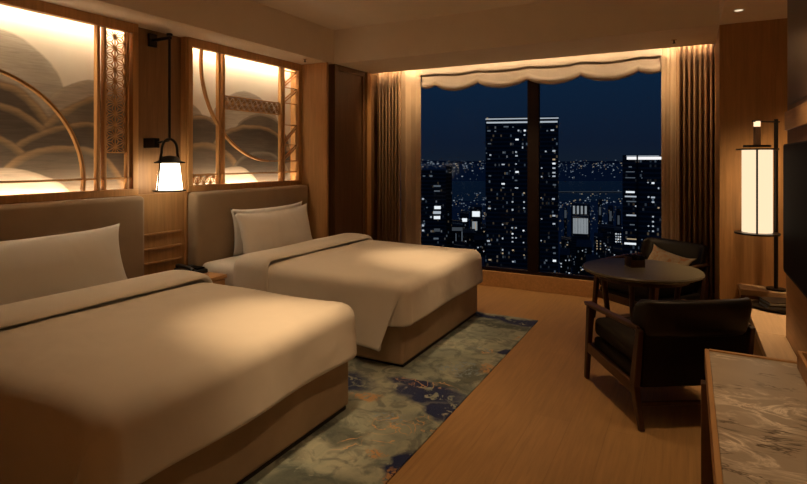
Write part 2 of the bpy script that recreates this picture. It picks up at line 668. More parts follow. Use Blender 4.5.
# pier at the right of the window
struct('wall_right_far', MB().box(.2, 1.3, YS, 5.75, 0, ZL), 'oak_wall', 'oak wall behind the lantern lamp', 'wall', bevel=.003)
# media wall
struct('wall_right', MB().box(XR, 1.3, YB, 3.6, 0, ZL), 'dark_panel', 'dark wood media wall behind the television', 'wall', bevel=.003)
o = struct('trim_7', MB().box(XR - .012, XR, YB, 3.6, 1.51, 1.61), 'oak_horizontal', 'wood band above the television, coloured lighter as if lit', 'trim', bevel=.002)  # rail coloured lighter than the wall for the light it catches
f = MB()
for y in (3.50, 2.72, 1.94):
    f = MB().box(XR - .010, XR, y - .70, y - .015, 1.64, ZL - .01)
    struct('trim_8', f, 'dark_walnut', 'dark upper panel on the media wall', 'trim', bevel=.003)
struct('trim_9', MB().box(XR - .006, XR, YB, 3.595, .38, .745), 'oak_horizontal', 'wood panel below the television', 'trim')
struct('wall_side', MB().box(1.2, 1.3, 3.6, YS, 0, ZL), 'oak_wall', 'recessed wall beside the lantern lamp', 'wall')
# window wall
struct('wall_back', MB().box(-3.95, -3.2, 5.52, 5.75, 0, ZH).box(-3.2, .2, 5.52, 5.75, 2.30, ZH), 'oak_wall', 'wall around the big window', 'wall')
struct('baseboard_back', MB().box(-3.28, .2, 5.50, 5.75, 0, .16), 'oak_horizontal', 'low oak ledge under the window', 'baseboard', bevel=.004)
win = thing('window_1', 'wide floor to ceiling window looking over the night city', 'window', (-1.5, 5.55, .16))
win['kind'] = 'structure'
f = MB().box(-3.2, .2, 5.53, 5.58, .16, .19).box(-3.2, .2, 5.53, 5.58, 2.27, 2.30).box(-3.2, -3.14, 5.53, 5.58, .19, 2.27).box(.14, .2, 5.53, 5.58, .19, 2.27)
f.build('window_frame', 'window_metal', win, world=True)
MB().box(-1.485, -1.365, 5.545, 5.60, .16, 2.30).build('mullion', 'window_metal', win, world=True, bevel=.004)
MB().box(-3.14, -1.485, 5.55, 5.556, .19, 2.27).build('glass_pane', 'window_glass', win, world=True)
MB().box(-1.365, .14, 5.55, 5.556, .19, 2.27).build('glass_pane', 'window_glass', win, world=True)
# light strip in the curtain pocket
for xa, xb, mt, lb in ((-3.24, -2.68, 'led_curtain', 'hidden warm light strip above the left curtain'), (-2.66, -.24, 'led_pocket', 'hidden warm light strip above the window blind'), (-.22, .19, 'led_curtain', 'hidden warm light strip above the right curtain')):
    o = MB().box(xa, xb, YP + .002, YP + .010, 2.385, 2.395).build('light_strip', mt, soffit)


# ------------------------------------------------------------------ lit pictures
def asanoha(y0, y1, z0, z1, x, s, vertical=True, w=.0045):
    """hemp leaf lattice filling the rectangle, triangle side s"""
    mb = MB()
    h = s * sqrt(3) / 2
    segs = set()

    def seg(a, b):
        k = tuple(sorted((tuple(round(c, 4) for c in a), tuple(round(c, 4) for c in b))))
        segs.add(k)
    A0, A1, B0, B1 = (y0, y1, z0, z1) if vertical else (z0, z1, y0, y1)
    na = max(1, round((A1 - A0) / h))
    ha = (A1 - A0) / na
    nb = max(1, round((B1 - B0) / s))
    sb = (B1 - B0) / nb
    pt = lambda i, j: (A0 + i * ha, B0 + (j + (.5 if i % 2 else 0)) * sb)
    for i in range(na):
        for j in range(-1, nb + 1):
            if i % 2 == 0:
                tris = [(pt(i, j), pt(i, j + 1), pt(i + 1, j)), (pt(i + 1, j), pt(i + 1, j + 1), pt(i, j + 1))]
            else:
                tris = [(pt(i, j), pt(i, j + 1), pt(i + 1, j + 1)), (pt(i + 1, j), pt(i + 1, j + 1), pt(i, j))]
            for tri in tris:
                c = (sum(p[0] for p in tri) / 3, sum(p[1] for p in tri) / 3)
                for k in range(3):
                    seg(tri[k], tri[(k + 1) % 3])
                    seg(tri[k], c)
    for a, b in segs:
        a, b = list(a), list(b)
        if a[1] > b[1]:
            a, b = b, a
        if b[1] < B0 + 1e-6 or a[1] > B1 - 1e-6:
            continue
        if a[1] < B0:
            k = (B0 - a[1]) / (b[1] - a[1]); a = [a[0] + (b[0] - a[0]) * k, B0]
        if b[1] > B1:
            k = (B1 - a[1]) / (b[1] - a[1]); b = [a[0] + (b[0] - a[0]) * k, B1]
        if abs(a[0] - b[0]) + abs(a[1] - b[1]) < 1e-4:
            continue
        if vertical:
            mb.bar((x, a[0], a[1]), (x, b[0], b[1]), w, .008, (1, 0, 0))
        else:
            mb.bar((x, a[1], a[0]), (x, b[1], b[0]), w, .008, (1, 0, 0))
    return mb


ZF0, ZF1 = 1.085, 2.28


def picture(y0, y1, label, art):
    p = thing('lit_picture', label, 'picture', (XW, (y0 + y1) / 2, ZF0), 0, 'lit pictures above the beds')
    MB().box(-3.748, -3.74, y0 + .01, y1 - .01, ZF0, ZL).build('painted_panel', art, p, world=False)
    o = p.children[0]
    o.location = (-p.location.x, -p.location.y, -p.location.z)
    f = MB().box(-3.66, -3.60, y0, y0 + .045, ZF0 + .05, ZF1).box(-3.66, -3.60, y1 - .045, y1, ZF0 + .05, ZF1)
    f.box(-3.66, -3.60, y0, y1, ZF0, ZF0 + .05).box(-3.66, -3.60, y0, y1, ZF1, ZL)
    f.build('frame', 'oak_frame', p, world=True, bevel=.003)
    for ya in (y0, y1 - .012):
        MB().box(-3.75, -3.66, ya, ya + .012, ZF0, ZL).build('frame_lining', 'oak_wall', p, world=True)
    MB().box(-3.690, -3.668, y0 + .03, y1 - .03, ZL - .014, ZL - .004).build('light_strip', 'led', p, world=True)
    MB().box(-3.690, -3.668, y0 + .03, y1 - .03, ZF0 + .002, ZF0 + .010).build('light_strip', 'led_low', p, world=True)
    return p


def vbar(p, y, w, z0=ZF0 + .05, z1=ZF1):
    MB().box(-3.655, -3.615, y - w / 2, y + w / 2, z0, z1).build('lattice_post', 'oak_frame', p, world=True, bevel=.002)


def hbar(p, z, y0, y1, w=.012):
    MB().box(-3.650, -3.625, y0, y1, z - w / 2, z + w / 2).build('lattice_rail', 'oak_frame', p, world=True, bevel=.0015)


def arc(p, cy, cz, r, a0, a1, w=.017):
    n = 48
    mb = MB()
    pts = [(a0 + (a1 - a0) * k / n) for k in range(n + 1)]
    vs, fs = [], []
    for a in pts:
        for dr, xx in ((-w / 2, -3.648), (w / 2, -3.648), (w / 2, -3.618), (-w / 2, -3.618)):
            vs.append((xx, cy + (r + dr) * cos(a), cz + (r + dr) * sin(a)))
    for k in range(n):
        for q in range(4):
            fs.append((k * 4 + q, k * 4 + (q + 1) % 4, k * 4 + 4 + (q + 1) % 4, k * 4 + 4 + q))
    fs += [(0, 1, 2, 3), tuple(n * 4 + q for q in (3, 2, 1, 0))]
    mb.add(vs, fs).build('curved_rib', 'oak_frame', p, world=True, smooth=40)


P1 = picture(1.10, 2.600, 'lit landscape picture with a big wooden arc above the bed closer to the viewer', 'art_dunes')
vbar(P1, 2.305, .022); vbar(P1, 2.353, .018); vbar(P1, 2.528, .016)
vbar(P1, 1.20, .02)
hbar(P1, 1.214, 1.145, 2.555)
arc(P1, 1.500, 1.20, .708, radians(-5), radians(119))
asanoha(2.364, 2.519, 1.40, ZF1 - .01, -3.640, .080).build('hemp_leaf_lattice', 'oak_frame', P1, world=True)
hbar(P1, 1.40, 2.362, 2.520, .008)

P2 = picture(3.05, 4.50, 'lit hill picture with a lattice band above the bed by the window', 'art_hills')
vbar(P2, 3.396, .022); vbar(P2, 3.447, .018); vbar(P2, 4.203, .02); vbar(P2, 4.248, .012)
hbar(P2, 1.222, 3.095, 4.455)
hbar(P2, 1.335, 4.03, 4.455, .008)
arc(P2, 4.05, 2.18, .845, radians(173), radians(268))
hbar(P2, 1.916, 3.456, 4.193, .009); hbar(P2, 1.800, 3.456, 4.193, .009)
asanoha(3.456, 4.193, 1.804, 1.912, -3.640, .075, False).build('hemp_leaf_lattice', 'oak_frame', P2, world=True)
asanoha(3.100, 3.385, 1.137, 1.214, -3.640, .08, False).build('hemp_leaf_lattice', 'oak_frame', P2, world=True)
lv = [2.255, 2.085, 1.925, 1.703, 1.500, 1.335]
for z in lv[:-1]:
    hbar(P2, z, 4.254, 4.455, .008)
for z1, z0 in ((lv[0], lv[1]), (lv[1], lv[2]), (lv[3], lv[4]), (lv[4], lv[5])):
    mb = MB()
    mb.bar((-3.64, 4.256, z0 + .03), (-3.64, 4.45, z1), .010, .012, (1, 0, 0))
    mb.bar((-3.64, 4.256, z0), (-3.64, 4.45, z1 - .03), .010, .012, (1, 0, 0))
    mb.build('diagonal_strut', 'oak_frame', P2, world=True)

# ------------------------------------------------------------------ wall lantern
LX, LY = -3.47, 2.765
wl = thing('wall_lantern', 'glowing white lantern on a long black rod between the two pictures', 'lamp', (LX, LY, 1.11))
MB().tube([(LX, LY, 1.50), (LX, LY, 2.275)], .010).build('hanging_rod', 'black_metal', wl, world=True, smooth=40)
b = MB().bar((XW - .04, LY - .0, 2.27), (LX + .012, LY, 2.27), .022, .022)
b.disc((LX, LY, 2.283), .022, .02, 16)
b.build('ceiling_arm', 'black_metal', wl, world=True, bevel=.003)
MB().box(XW - .045, XW - .025, LY - .035, LY + .035, 2.22, 2.32).build('wall_plate', 'black_metal', wl, world=True, bevel=.003)
pts = []
for k in range(21):
    a = pi * k / 20
    pts.append((LX, LY - .070 * cos(a), 1.40 + .105 * sin(a) ** .8 if 0 < k < 20 else 1.40))
pts = [(LX, LY - .086, 1.325)] + pts + [(LX, LY + .086, 1.325)]
MB().tube(pts, .010, 8).build('loop_handle', 'black_metal', wl, world=True, smooth=60)
b = MB().bar((XW - .045, LY - .05, 1.475), (XW + .085, LY - .05, 1.475), .045, .075)
b.bar((XW + .085, LY - .05, 1.475), (LX, LY, 1.495), .016, .016)
b.build('wall_bracket', 'black_metal', wl, world=True, bevel=.004)
MB().lathe([(0, 0), (.108, 0), (.108, .010), (.085, .016), (.055, .05), (0, .06)], (LX, LY, 1.322), 36).build('cap', 'black_metal', wl, world=True, smooth=40)
MB().lathe([(0, 0), (.092, 0), (.092, .004), (.070, .196), (.06, .197), (0, .197)], (LX, LY, 1.124), 40).build('glass_shade', 'shade_glow', wl, world=True, smooth=50)
MB().lathe([(.072, 0), (.118, 0), (.118, .010), (.072, .010), (.072, 0)], (LX, LY, 1.110), 40).build('base_plate', 'black_metal', wl, world=True, smooth=40)
b = MB()
for sgn in (-1, 1):
    MB().tube([(LX, LY + sgn * .082, 1.325), (LX, LY + sgn * .106, 1.115)], .006, 8).build('side_rod', 'black_metal', wl, world=True, smooth=60)

# ------------------------------------------------------------------ beds
ZT = .575


def bed(yc, hy0, hy1, label):
    t_ = thing('bed', label, 'bed', (-1.60, yc, .008), 0, 'beds')
    hw = .70
    MB().box(-3.50, -1.63, yc - hw + .03, yc + hw - .03, .008, .024).build('plinth', 'plinth', t_, world=True)
    MB().box(-3.50, -1.622, yc - hw + .005, yc + hw - .005, .024, .34).build('bed_base', 'bed_fabric', t_, world=True, bevel=.02, seg=3)
    MB().box(-1.625, -1.620, yc - hw + .045, yc - hw + .050, .06, .30).build('base_seam', 'bed_fabric', t_, world=True)
    MB().box(-3.50, -1.63, yc - hw + .02, yc + hw - .02, .335, ZT - .055).build('mattress', 'linen_sheet', t_, world=True, bevel=.06, seg=5, smooth=180)
    hb = MB().box(-3.615, -3.50, hy0, hy1, .10, 1.085)
    hb.build('headboard', 'headboard_fabric', t_, world=True, bevel=.035, seg=4, smooth=180)
    # welt line on the headboard front
    return t_


bed(1.74, 1.08, 2.59, 'double bed closer to the viewer, tan upholstered base, under the arc picture')
bed(3.74, 3.04, 4.495, 'double bed closer to the window, tan upholstered base, under the lattice picture')


def duvet(yc, label, seed):
    xf, xe, hw = -2.76, -1.60, .70
    R = .085
    Lf = (xe + .022 - R) - xf
    HW = hw + .04 - R
    Df, Ds = .335, .49
    na0, na1, nb0, nb1 = 36, 16, 40, 16

    def pt(a, b):
        dx = max(0.0, a - Lf) / Df
        dy = max(0.0, abs(b) - HW) / Ds
        sg = 1 if b >= 0 else -1
        x = xf + min(a, Lf)
        y = max(-HW, min(HW, b))
        # loft of the filling
        puff = .030 * (1 - (y / (HW + .02)) ** 4) * min(1, (Lf - min(a, Lf)) / .35 + .15)
        rollx = max(0, 1 - a / .10)
        puff *= min(1, .25 + a / .45)
        puff -= .018 * rollx ** 3
        nz = noise.noise(Vector((x * 2.2 + seed, y * 1.6, seed))) * .012 + noise.noise(Vector((x * 5 + seed, y * 3.2, seed + 4))) * .005
        z = ZT + puff + nz
        if dx == 0 and dy == 0:
            return Vector((x, yc + y, z))
        r = max(dx, dy)
        phi = atan2(dy, dx) / (pi / 2)
        qq = phi + (max(0, Lf - a) / .13 if dy > 0 else 0)
        k = max(0, min(1, (qq - (.30 + 1.15 * r)) / .16 + .5))
        k = k * k * (3 - 2 * k)
        L = Df + (Ds - Df) * k
        s = r * L
        q = s / R
        if q < pi / 2:
            out, down = R * sin(q), R * (1 - cos(q))
        else:
            out, down = R, R + (s - R * pi / 2)
        hang = max(0, (down - R) / .3)
        rip = .010 * sin(b * 9 + seed * 2) if phi < .01 else (.012 * sin(a * 8 + seed) if phi > .99 else 0)
        out += hang * (.016 + rip) + .030 * k * hang * math.exp(-max(0, qq - .3 - 1.15 * r) / .9)
        if phi < .01:
            ox, oy = 1, 0
        elif phi > .99:
            ox, oy = 0, 1
        else:
            ox, oy = cos(phi * pi / 2), sin(phi * pi / 2)
        return Vector((x + out * ox, yc + y + sg * out * oy, z - down))
    aa = [(Lf - .28) * (k / na0) for k in range(na0)] + [Lf - .28 + .28 * k / 22 for k in range(22)] + [Lf + Df * k / na1 for k in range(na1 + 1)]
    side = [Ds * k / nb1 for k in range(1, nb1 + 1)]
    bb = [-HW - s for s in reversed(side)] + [-HW + 2 * HW * k / nb0 for k in range(nb0 + 1)] + [HW + s for s in side]
    mb = MB()
    nA, nB = len(aa), len(bb)
    vs = [pt(a, b) for a in aa for b in bb]
    fs = [(i * nB + j, (i + 1) * nB + j, (i + 1) * nB + j + 1, i * nB + j + 1) for i in range(nA - 1) for j in range(nB - 1)]
    mb.add(vs, fs)
    o = mb.build('duvet', 'cotton', None, smooth=180, solid=.022, sub=1)
    tag(o, label, 'duvet', 'white duvets')
    # turned back band at the head of the duvet
    x0, x1 = -3.06, -2.715
    hs = HW + .006
    prof = [(0, -.062), (.004, -.030), (.022, -.006), (.06, .004)] + [(.06 + (x1 - x0 - .13) * k / 8, .004 + .004 * sin(pi * k / 8)) for k in range(1, 9)] + [(x1 - x0 - .030, .002), (x1 - x0 - .010, -.006), (x1 - x0, -.019), (x1 - x0 - .008, -.030), (x1 - x0 - .035, -.036)]
    D2 = .40
    ss = [-hs - D2 * k / 14 for k in range(14, 0, -1)] + [-hs + 2 * hs * k / 40 for k in range(41)] + [hs + D2 * k / 14 for k in range(1, 15)]
    mb = MB()
    vs = []
    Rb = R + .012
    for (px_, pz_) in prof:
        for b in ss:
            y = max(-hs, min(hs, b))
            e = max(0, abs(b) - hs)
            q = e / Rb
            if q < pi / 2:
                out, down = Rb * sin(q), Rb * (1 - cos(q))
            else:
                out, down = Rb, Rb + (e - Rb * pi / 2)
            n_x, n_z = (sin(min(q, pi / 2)), cos(min(q, pi / 2)))
            x = x0 + px_ + .020 * noise.noise(Vector((y * 2.2, seed, 1))) + (down * .10 if px_ > .2 else 0)
            zt = ZT + .049 + .008 * noise.noise(Vector((x * 3 + seed, y * 2.1, 2)))
            sg = 1 if b >= 0 else -1
            vs.append(Vector((x, yc + y + sg * (out + pz_ * n_x), zt - down + pz_ * n_z)))
    nb = len(ss)
    mb.add(vs, [(i * nb + j, (i + 1) * nb + j, (i + 1) * nb + j + 1, i * nb + j + 1) for i in range(len(prof) - 1) for j in range(nb - 1)])
    mb.build('turned_back_edge', 'cotton', o, smooth=180, sub=1)
    return o


duvet(1.74, 'white duvet spread over the bed closer to the viewer', 1.3)
duvet(3.74, 'white duvet spread over the bed closer to the window', 5.7)


def pillow(name, w, h, th, loc, tilt, label, rotz=0, mat='cotton', cat='pillow', group=None, seed=0, ear=.05, roll=0):
    """local: width along y, height along z, thickness along x; base on z=0, leaning back (towards -x)"""
    nu, nv = 34, 26

    def surf(sgn):
        def fn(i, j):
            u, v = i * 2 - 1, j * 2 - 1
            pr = (max(0, 1 - abs(u) ** 2.6) ** .55) * (max(0, 1 - abs(v) ** 2.2) ** .6)
            y = u * w / 2 * (1 - .045 * (1 - v * v)) * 1
            z = v * h / 2 * (1 - .07 * (1 - u * u)) * 1
            corner = (abs(u) * abs(v)) ** 6
            y += corner * ear * .5 * (1 if u > 0 else -1)
            z += corner * ear * .5 * (1 if v > 0 else -1)
            n = noise.noise(Vector((u * 1.7 + seed, v * 1.5, sgn))) * .014 * pr
            return Vector((sgn * (th / 2 * pr) + n, y, z + h / 2))
        return fn
    mb = MB()
    mb.grid(surf(1), nu, nv)
    mb.grid(surf(-1), nu, nv)
    rm = Matrix.Rotation(rotz, 4, 'Z') @ Matrix.Rotation(-tilt, 4, 'Y') @ Matrix.Rotation(roll, 4, 'X')
    mb.v = [rm @ q for q in mb.v]
    for q in mb.v:
        q.z = max(q.z, 0.0)
    o = mb.build(name, mat, None, smooth=180)
    bm = bmesh.new()
    bm.from_mesh(o.data)
    bmesh.ops.remove_doubles(bm, verts=bm.verts, dist=.0008)
    bmesh.ops.recalc_face_normals(bm, faces=bm.faces)
    bm.to_mesh(o.data)
    bm.free()
    for p_ in o.data.polygons:
        p_.use_smooth = True
    o.location = loc
    return tag(o, label, cat, group)


pillow('pillow', 1.05, .405, .19, (-3.245, 1.755, ZT - .052), radians(17), 'large white pillow leaning on the headboard of the bed closer to the viewer', seed=1, group='white bed pillows', ear=.03)
pillow('pillow', .94, .385, .17, (-3.245, 3.775, ZT - .052), radians(14), 'front white pillow on the bed closer to the window', seed=2, group='white bed pillows', roll=.01, ear=.035)
pillow('pillow', .94, .395, .075, (-3.425, 3.84, ZT - .052), radians(4), 'back white pillow half hidden on the bed closer to the window', seed=4, group='white bed pillows', ear=.03)

# ------------------------------------------------------------------ nightstand
ns = thing('nightstand', 'low oak nightstand between the two beds', 'nightstand', (-3.35, 2.74, 0))
MB().box(-3.49, -3.10, 2.50, 2.985, .452, .478).build('top', 'oak_horizontal', ns, world=True, bevel=.003)
MB().box(-3.49, -3.12, 2.515, 2.97, .12, .452).build('body', 'oak_horizontal', ns, world=True)
dr = MB().box(-3.12, -3.102, 2.52, 2.965, .14, .445).build('drawer', 'oak_horizontal', ns, world=True, bevel=.002)
MB().box(-3.102, -3.090, 2.69, 2.79, .37, .382).build('pull', 'brass', dr, world=True)
for x in (-3.46, -3.15):
    for y in (2.53, 2.94):
        MB().box(x - .018, x + .018, y - .018, y + .018, 0, .12).build('leg', 'dark_walnut', ns, world=True)
ph = thing('telephone', 'black bedside telephone on the nightstand', 'telephone', (-3.36, 2.87, .479))
MB().add([(-.09, -.085, 0), (.09, -.085, 0), (.09, .085, 0), (-.09, .085, 0), (-.09, -.085, .050), (.09, -.085, .030), (.09, .085, .030), (-.09, .085, .050)],
         [(0, 3, 2, 1), (4, 5, 6, 7), (0, 1, 5, 4), (1, 2, 6, 5), (2, 3, 7, 6), (3, 0, 4, 7)]).build('body', 'black_plastic', ph, bevel=.008, seg=3)
MB().tube([(-.085, -.055, .058), (-.06, -.055, .066), (.05, -.055, .056), (.08, -.055, .040)], [.018, .014, .014, .018], 12).build('handset', 'black_plastic', ph, smooth=60)
MB().box(-.05, .07, .0, .07, .034, .0462).build('keypad', 'tv_screen', ph, bevel=.003)
nt = thing('notepad_tray', 'flat dark tray beside the telephone on the nightstand', 'tray', (-3.37, 2.66, .479))
MB().box(-.11, .11, -.085, .085, 0, .012).build('tray_base', 'dark_walnut', nt, bevel=.003)
MB().box(-.11, .11, -.085, -.077, .012, .03).box(-.11, .11, .077, .085, .012, .03).box(-.11, -.102, -.077, .077, .012, .03).box(.102, .11, -.077, .077, .012, .03).build('rim', 'dark_walnut', nt)

# ------------------------------------------------------------------ rug
o = MB().box(-2.75, -1.112, .55, 4.50, 0, .008).build('rug', 'rug_pile', None, bevel=.003)
tag(o, 'grey green rug with navy cloud patches and orange scrolls along the foot of the beds', 'rug')


# ------------------------------------------------------------------ curtains
def curtain(name, x0, x1, y, z0, z1, folds, amp, mat, label, ph=0, grp=None):
    nx = folds * 10 + 1

    def fn(i, j):
        x = x0 + (x1 - x0) * i
        z = z0 + (z1 - z0) * j
        ww = 1 + .25 * noise.noise(Vector((i * folds * .7 + ph, j * 1.2, 2)))
        a = 2 * pi * folds * i + ph + .5 * noise.noise(Vector((i * 4, j * 1.5, ph)))
        return Vector((x + .010 * sin(2 * a), y + amp * ww * sin(a), z))
    mb = MB().grid(fn, nx, 14)
    o = mb.build(name, mat, None, smooth=180, solid=.004)
    return tag(o, label, 'curtain', grp)


curtain('curtain', -3.22, -2.92, 5.440, .01, 2.62, 7, .032, 'drape', 'dark tan pleated curtain at the left of the window beside the wood panel')
curtain('lining_curtain', -2.96, -2.70, 5.4905, .01, 2.62, 2, .006, 'drape_pale', 'pale flat curtain edge at the left of the window next to the glass', .8)
curtain('curtain', -.105, .185, 5.440, .01, 2.62, 7, .032, 'drape', 'dark tan pleated curtain at the right of the window beside the oak wall', .5)
curtain('lining_curtain', -.214, -.07, 5.4905, .01, 2.62, 2, .006, 'drape_pale', 'pale flat curtain edge at the right of the window next to the glass', 2.2)

# scalloped blind
cusps = [-2.72, -2.52, -2.02, -1.475, -.945, -.42, -.20]


def scallop(x):
    for a, b in zip(cusps, cusps[1:]):
        if a <= x <= b:
            k = (x - a) / (b - a)
            full = min(1, (b - a) / .5)
            return sin(pi * k) ** .7 * full
    return 0


def tier(zc_, zs, ztop, y0, bulge):
    def fn(i, j):
        x = -2.69 + 2.47 * i
        s = scallop(x)
        z0 = zc_ - zs * s
        # section: hangs from ztop, swells forward, turns under at the hem
        prof = [(0, ztop), (-.006, ztop - .02), (-bulge * .6, z0 + .075), (-bulge, z0 + .04), (-bulge * .95, z0 + .015), (-bulge * .55, z0), (-bulge * .1, z0 + .008), (0, z0 + .03)]
        q = j * (len(prof) - 1)
        k = min(int(q), len(prof) - 2)
        f = q - k
        yy = prof[k][0] * (1 - f) + prof[k + 1][0] * f
        zz = prof[k][1] * (1 - f) + prof[k + 1][1] * f
        return Vector((x, y0 + yy * (.6 + .4 * s), zz + .004 * noise.noise(Vector((x * 9, zz * 5, 1)))))
    return MB().grid(fn, 100, 22)


bl = thing('window_blind', 'cream scalloped fabric blind gathered at the top of the window', 'blind', (-1.45, 5.49, 2.2))
tier(2.315, .025, 2.60, 5.497, .014).build('upper_fold', 'blind_cloth', bl, world=True, smooth=180, solid=-.003)
tier(2.185, .075, 2.58, 5.541, .058).build('lower_fold', 'blind_cloth', bl, world=True, smooth=180, solid=-.003)
MB().box(-2.66, -.225, 5.485, 5.518, 2.605, 2.63).build('headrail', 'white_plastic', bl, world=True)

# ------------------------------------------------------------------ low console with lantern lamp
XC0 = .337
co_ = thing('low_console', 'long low wood console running under the television', 'console', (.40, 3.6, 0))
MB().box(XC0, .470, 2.05, 3.6, .335, .38).box(XC0, 1.19, 3.6, 4.44, .335, .38).build('top', 'pale_wood', co_, world=True, bevel=.004)
MB().box(XC0 + .03, .470, 2.08, 3.6, .05, .335).box(XC0 + .03, 1.19, 3.6, 4.44, .05, .335).build('body', 'dark_panel', co_, world=True)
MB().box(XC0 + .05, .470, 2.10, 3.6, 0, .05).box(XC0 + .05, 1.19, 3.6, 4.42, 0, .05).build('plinth', 'plinth', co_, world=True)
MB().box(XC0 - .015, 1.19, 4.445, 4.63, 0, .40).build('end_block', 'dark_panel', co_, world=True)
MB().box(XC0 - .02, 1.19, 4.440, 4.63, .40, .442).build('end_shelf', 'pale_wood', co_, world=True, bevel=.004)

GX, GY = .413, 4.40
PX, PY = .535, 4.52
ll = thing('lantern_lamp', 'tall lantern lamp with a glowing cream cylinder hung from a black pole', 'lamp', (PX, PY, .442))
MB().tube([(PX, PY, .45), (PX, PY, 1.63)], .013, 12).build('pole', 'black_metal', ll, world=True, smooth=40)
MB().disc((PX, PY, .442), .06, .014, 32).build('base_plate', 'black_metal', ll, world=True, smooth=40)
d = (Vector((GX, GY, 0)) - Vector((PX, PY, 0))).normalized()
MB().tube([(PX - d.x * .03, PY - d.y * .03, 1.612), (GX + d.x * .04, GY + d.y * .04, 1.612)], .006, 8).build('arm', 'black_metal', ll, world=True, smooth=60)
MB().tube([(GX, GY, 1.44), (GX, GY, 1.575)], .022, 16).build('neck', 'dark_walnut', ll, world=True, smooth=40)
MB().tube([(GX, GY, 1.575), (GX, GY, 1.612)], .020, 16).build('glint_tip', 'tip_glint', ll, world=True, smooth=40)  # glint on top of the neck, made as a glowing piece
MB().disc((GX, GY, 1.435), .082, .014, 40).build('upper_disc', 'black_metal', ll, world=True, smooth=40)
MB().disc((GX, GY, 1.415), .126, .010, 40).build('cap', 'black_metal', ll, world=True, smooth=40)
MB().lathe([(0, 0), (.090, 0), (.090, .562), (0, .562)], (GX, GY, .853), 48).build('lamp_shade', 'lamp_glow', ll, world=True, smooth=40)
MB().lathe([(.078, 0), (.134, 0), (.134, .012), (.078, .012), (.078, 0)], (GX, GY, .838), 40).build('bottom_disc', 'black_metal', ll, world=True, smooth=40)
vd = Vector((0 - GX, 0 - GY, 0)).normalized()
for k in range(2):
    a = atan2(vd.y, vd.x) + k * pi
    MB().tube([(GX + .100 * cos(a), GY + .100 * sin(a), .848), (GX + .100 * cos(a), GY + .100 * sin(a), 1.417)], .006, 8).build('cage_rod', 'black_metal', ll, world=True, smooth=60)

# tray and folders on the console
tr_ = thing('oval_tray', 'black oval tray holding dark folders on the low console', 'tray', (.545, 4.22, .381))
pr = [(0, 0), (.92, 0), (1.0, .022), (.965, .022), (.90, .008), (0, .008)]
mb = MB().lathe(pr, (0, 0, 0), 48)
mb.v = [Vector((q.x * .195, q.y * .145, q.z)) for q in mb.v]
mb.build('tray_dish', 'black_metal', tr_, smooth=40)


def folder(loc, rz, tilt, label):
    f_ = thing('folder', label, 'folder', (loc[0], loc[1], loc[2] + .0015), rz, 'dark folders on the oval tray')
    f_.rotation_euler = (0, tilt, rz)
    MB().box(-.125, .125, -.08, .08, 0, .004).box(-.125, .125, -.08, .08, .020, .024).box(-.125, .125, .076, .08, .004, .020).build('cover', 'black_plastic', f_)
    MB().box(-.120, .120, -.077, .074, .0045, .0195).build('pages', 'pale_edge', f_)
    return f_


folder((.545, 4.22, .3895), .22, 0, 'lower dark folder in the black oval tray on the console')
folder((.55, 4.225, .414), .30, 0, 'upper dark folder in the black oval tray on the console')

# television
tv = thing('television', 'black wall mounted television on the media wall', 'television', (XR, 2.7, .75))
MB().box(XR - .030, XR - .004, 2.02, 3.50, .752, 1.432).build('casing', 'tv_bezel', tv, world=True, bevel=.004)
MB().box(XR - .032, XR - .030, 2.03, 3.49, .768, 1.424).build('screen', 'tv_screen', tv, world=True)
MB().box(XR - .006, XR, 2.5, 3.0, .95, 1.25).build('wall_mount', 'black_metal', tv, world=True)

# ------------------------------------------------------------------ marble topped desk
dk_ = thing('desk', 'marble topped wooden desk close to the viewer', 'desk', (.25, 1.3, 0))
MB().box(.056, .462, .50, 1.938, .726, .750).build('marble_top', 'marble', dk_, world=True, bevel=.002)
f = MB().box(.044, .056, .50, 1.952, .690, .752).box(.056, .462, 1.938, 1.952, .690, .754)
f.build('wood_edge', 'oak_horizontal', dk_, world=True, bevel=.002)
MB().box(.06, .462, .52, 1.93, .560, .726).build('drawer_box', 'oak_horizontal', dk_, world=True)
for x, y in ((.055, 1.925), (.44, 1.925), (.055, .55), (.44, .55)):
    MB().box(x - .022, x + .018, y - .02, y + .02, 0, .655).build('leg', 'dark_panel', dk_, world=True, bevel=.003)
MB().box(.048, .062, .56, 1.90, .10, .14).build('stretcher', 'oak_horizontal', dk_, world=True, bevel=.002)
bx = thing('wooden_tray', 'open oak tray with a dark inside standing on the marble desk', 'tray', (.375, 1.66, .7505))
f = MB()
x0, x1, y0, y1 = .275, .458, 1.30, 1.90
f.box(x0, x0 + .010, y0, y1, .7505, .800).box(x1 - .010, x1, y0, y1, .7505, .800).box(x0 + .01, x1 - .01, y1 - .010, y1, .7505, .800).box(x0 + .01, x1 - .01, y0, y0 + .010, .7505, .800)
f.build('rim', 'oak_frame', bx, world=True, bevel=.0015)
MB().box(x0 + .01, x1 - .01, y0 + .01, y1 - .01, .7505, .757).build('lining', 'plinth', bx, world=True)

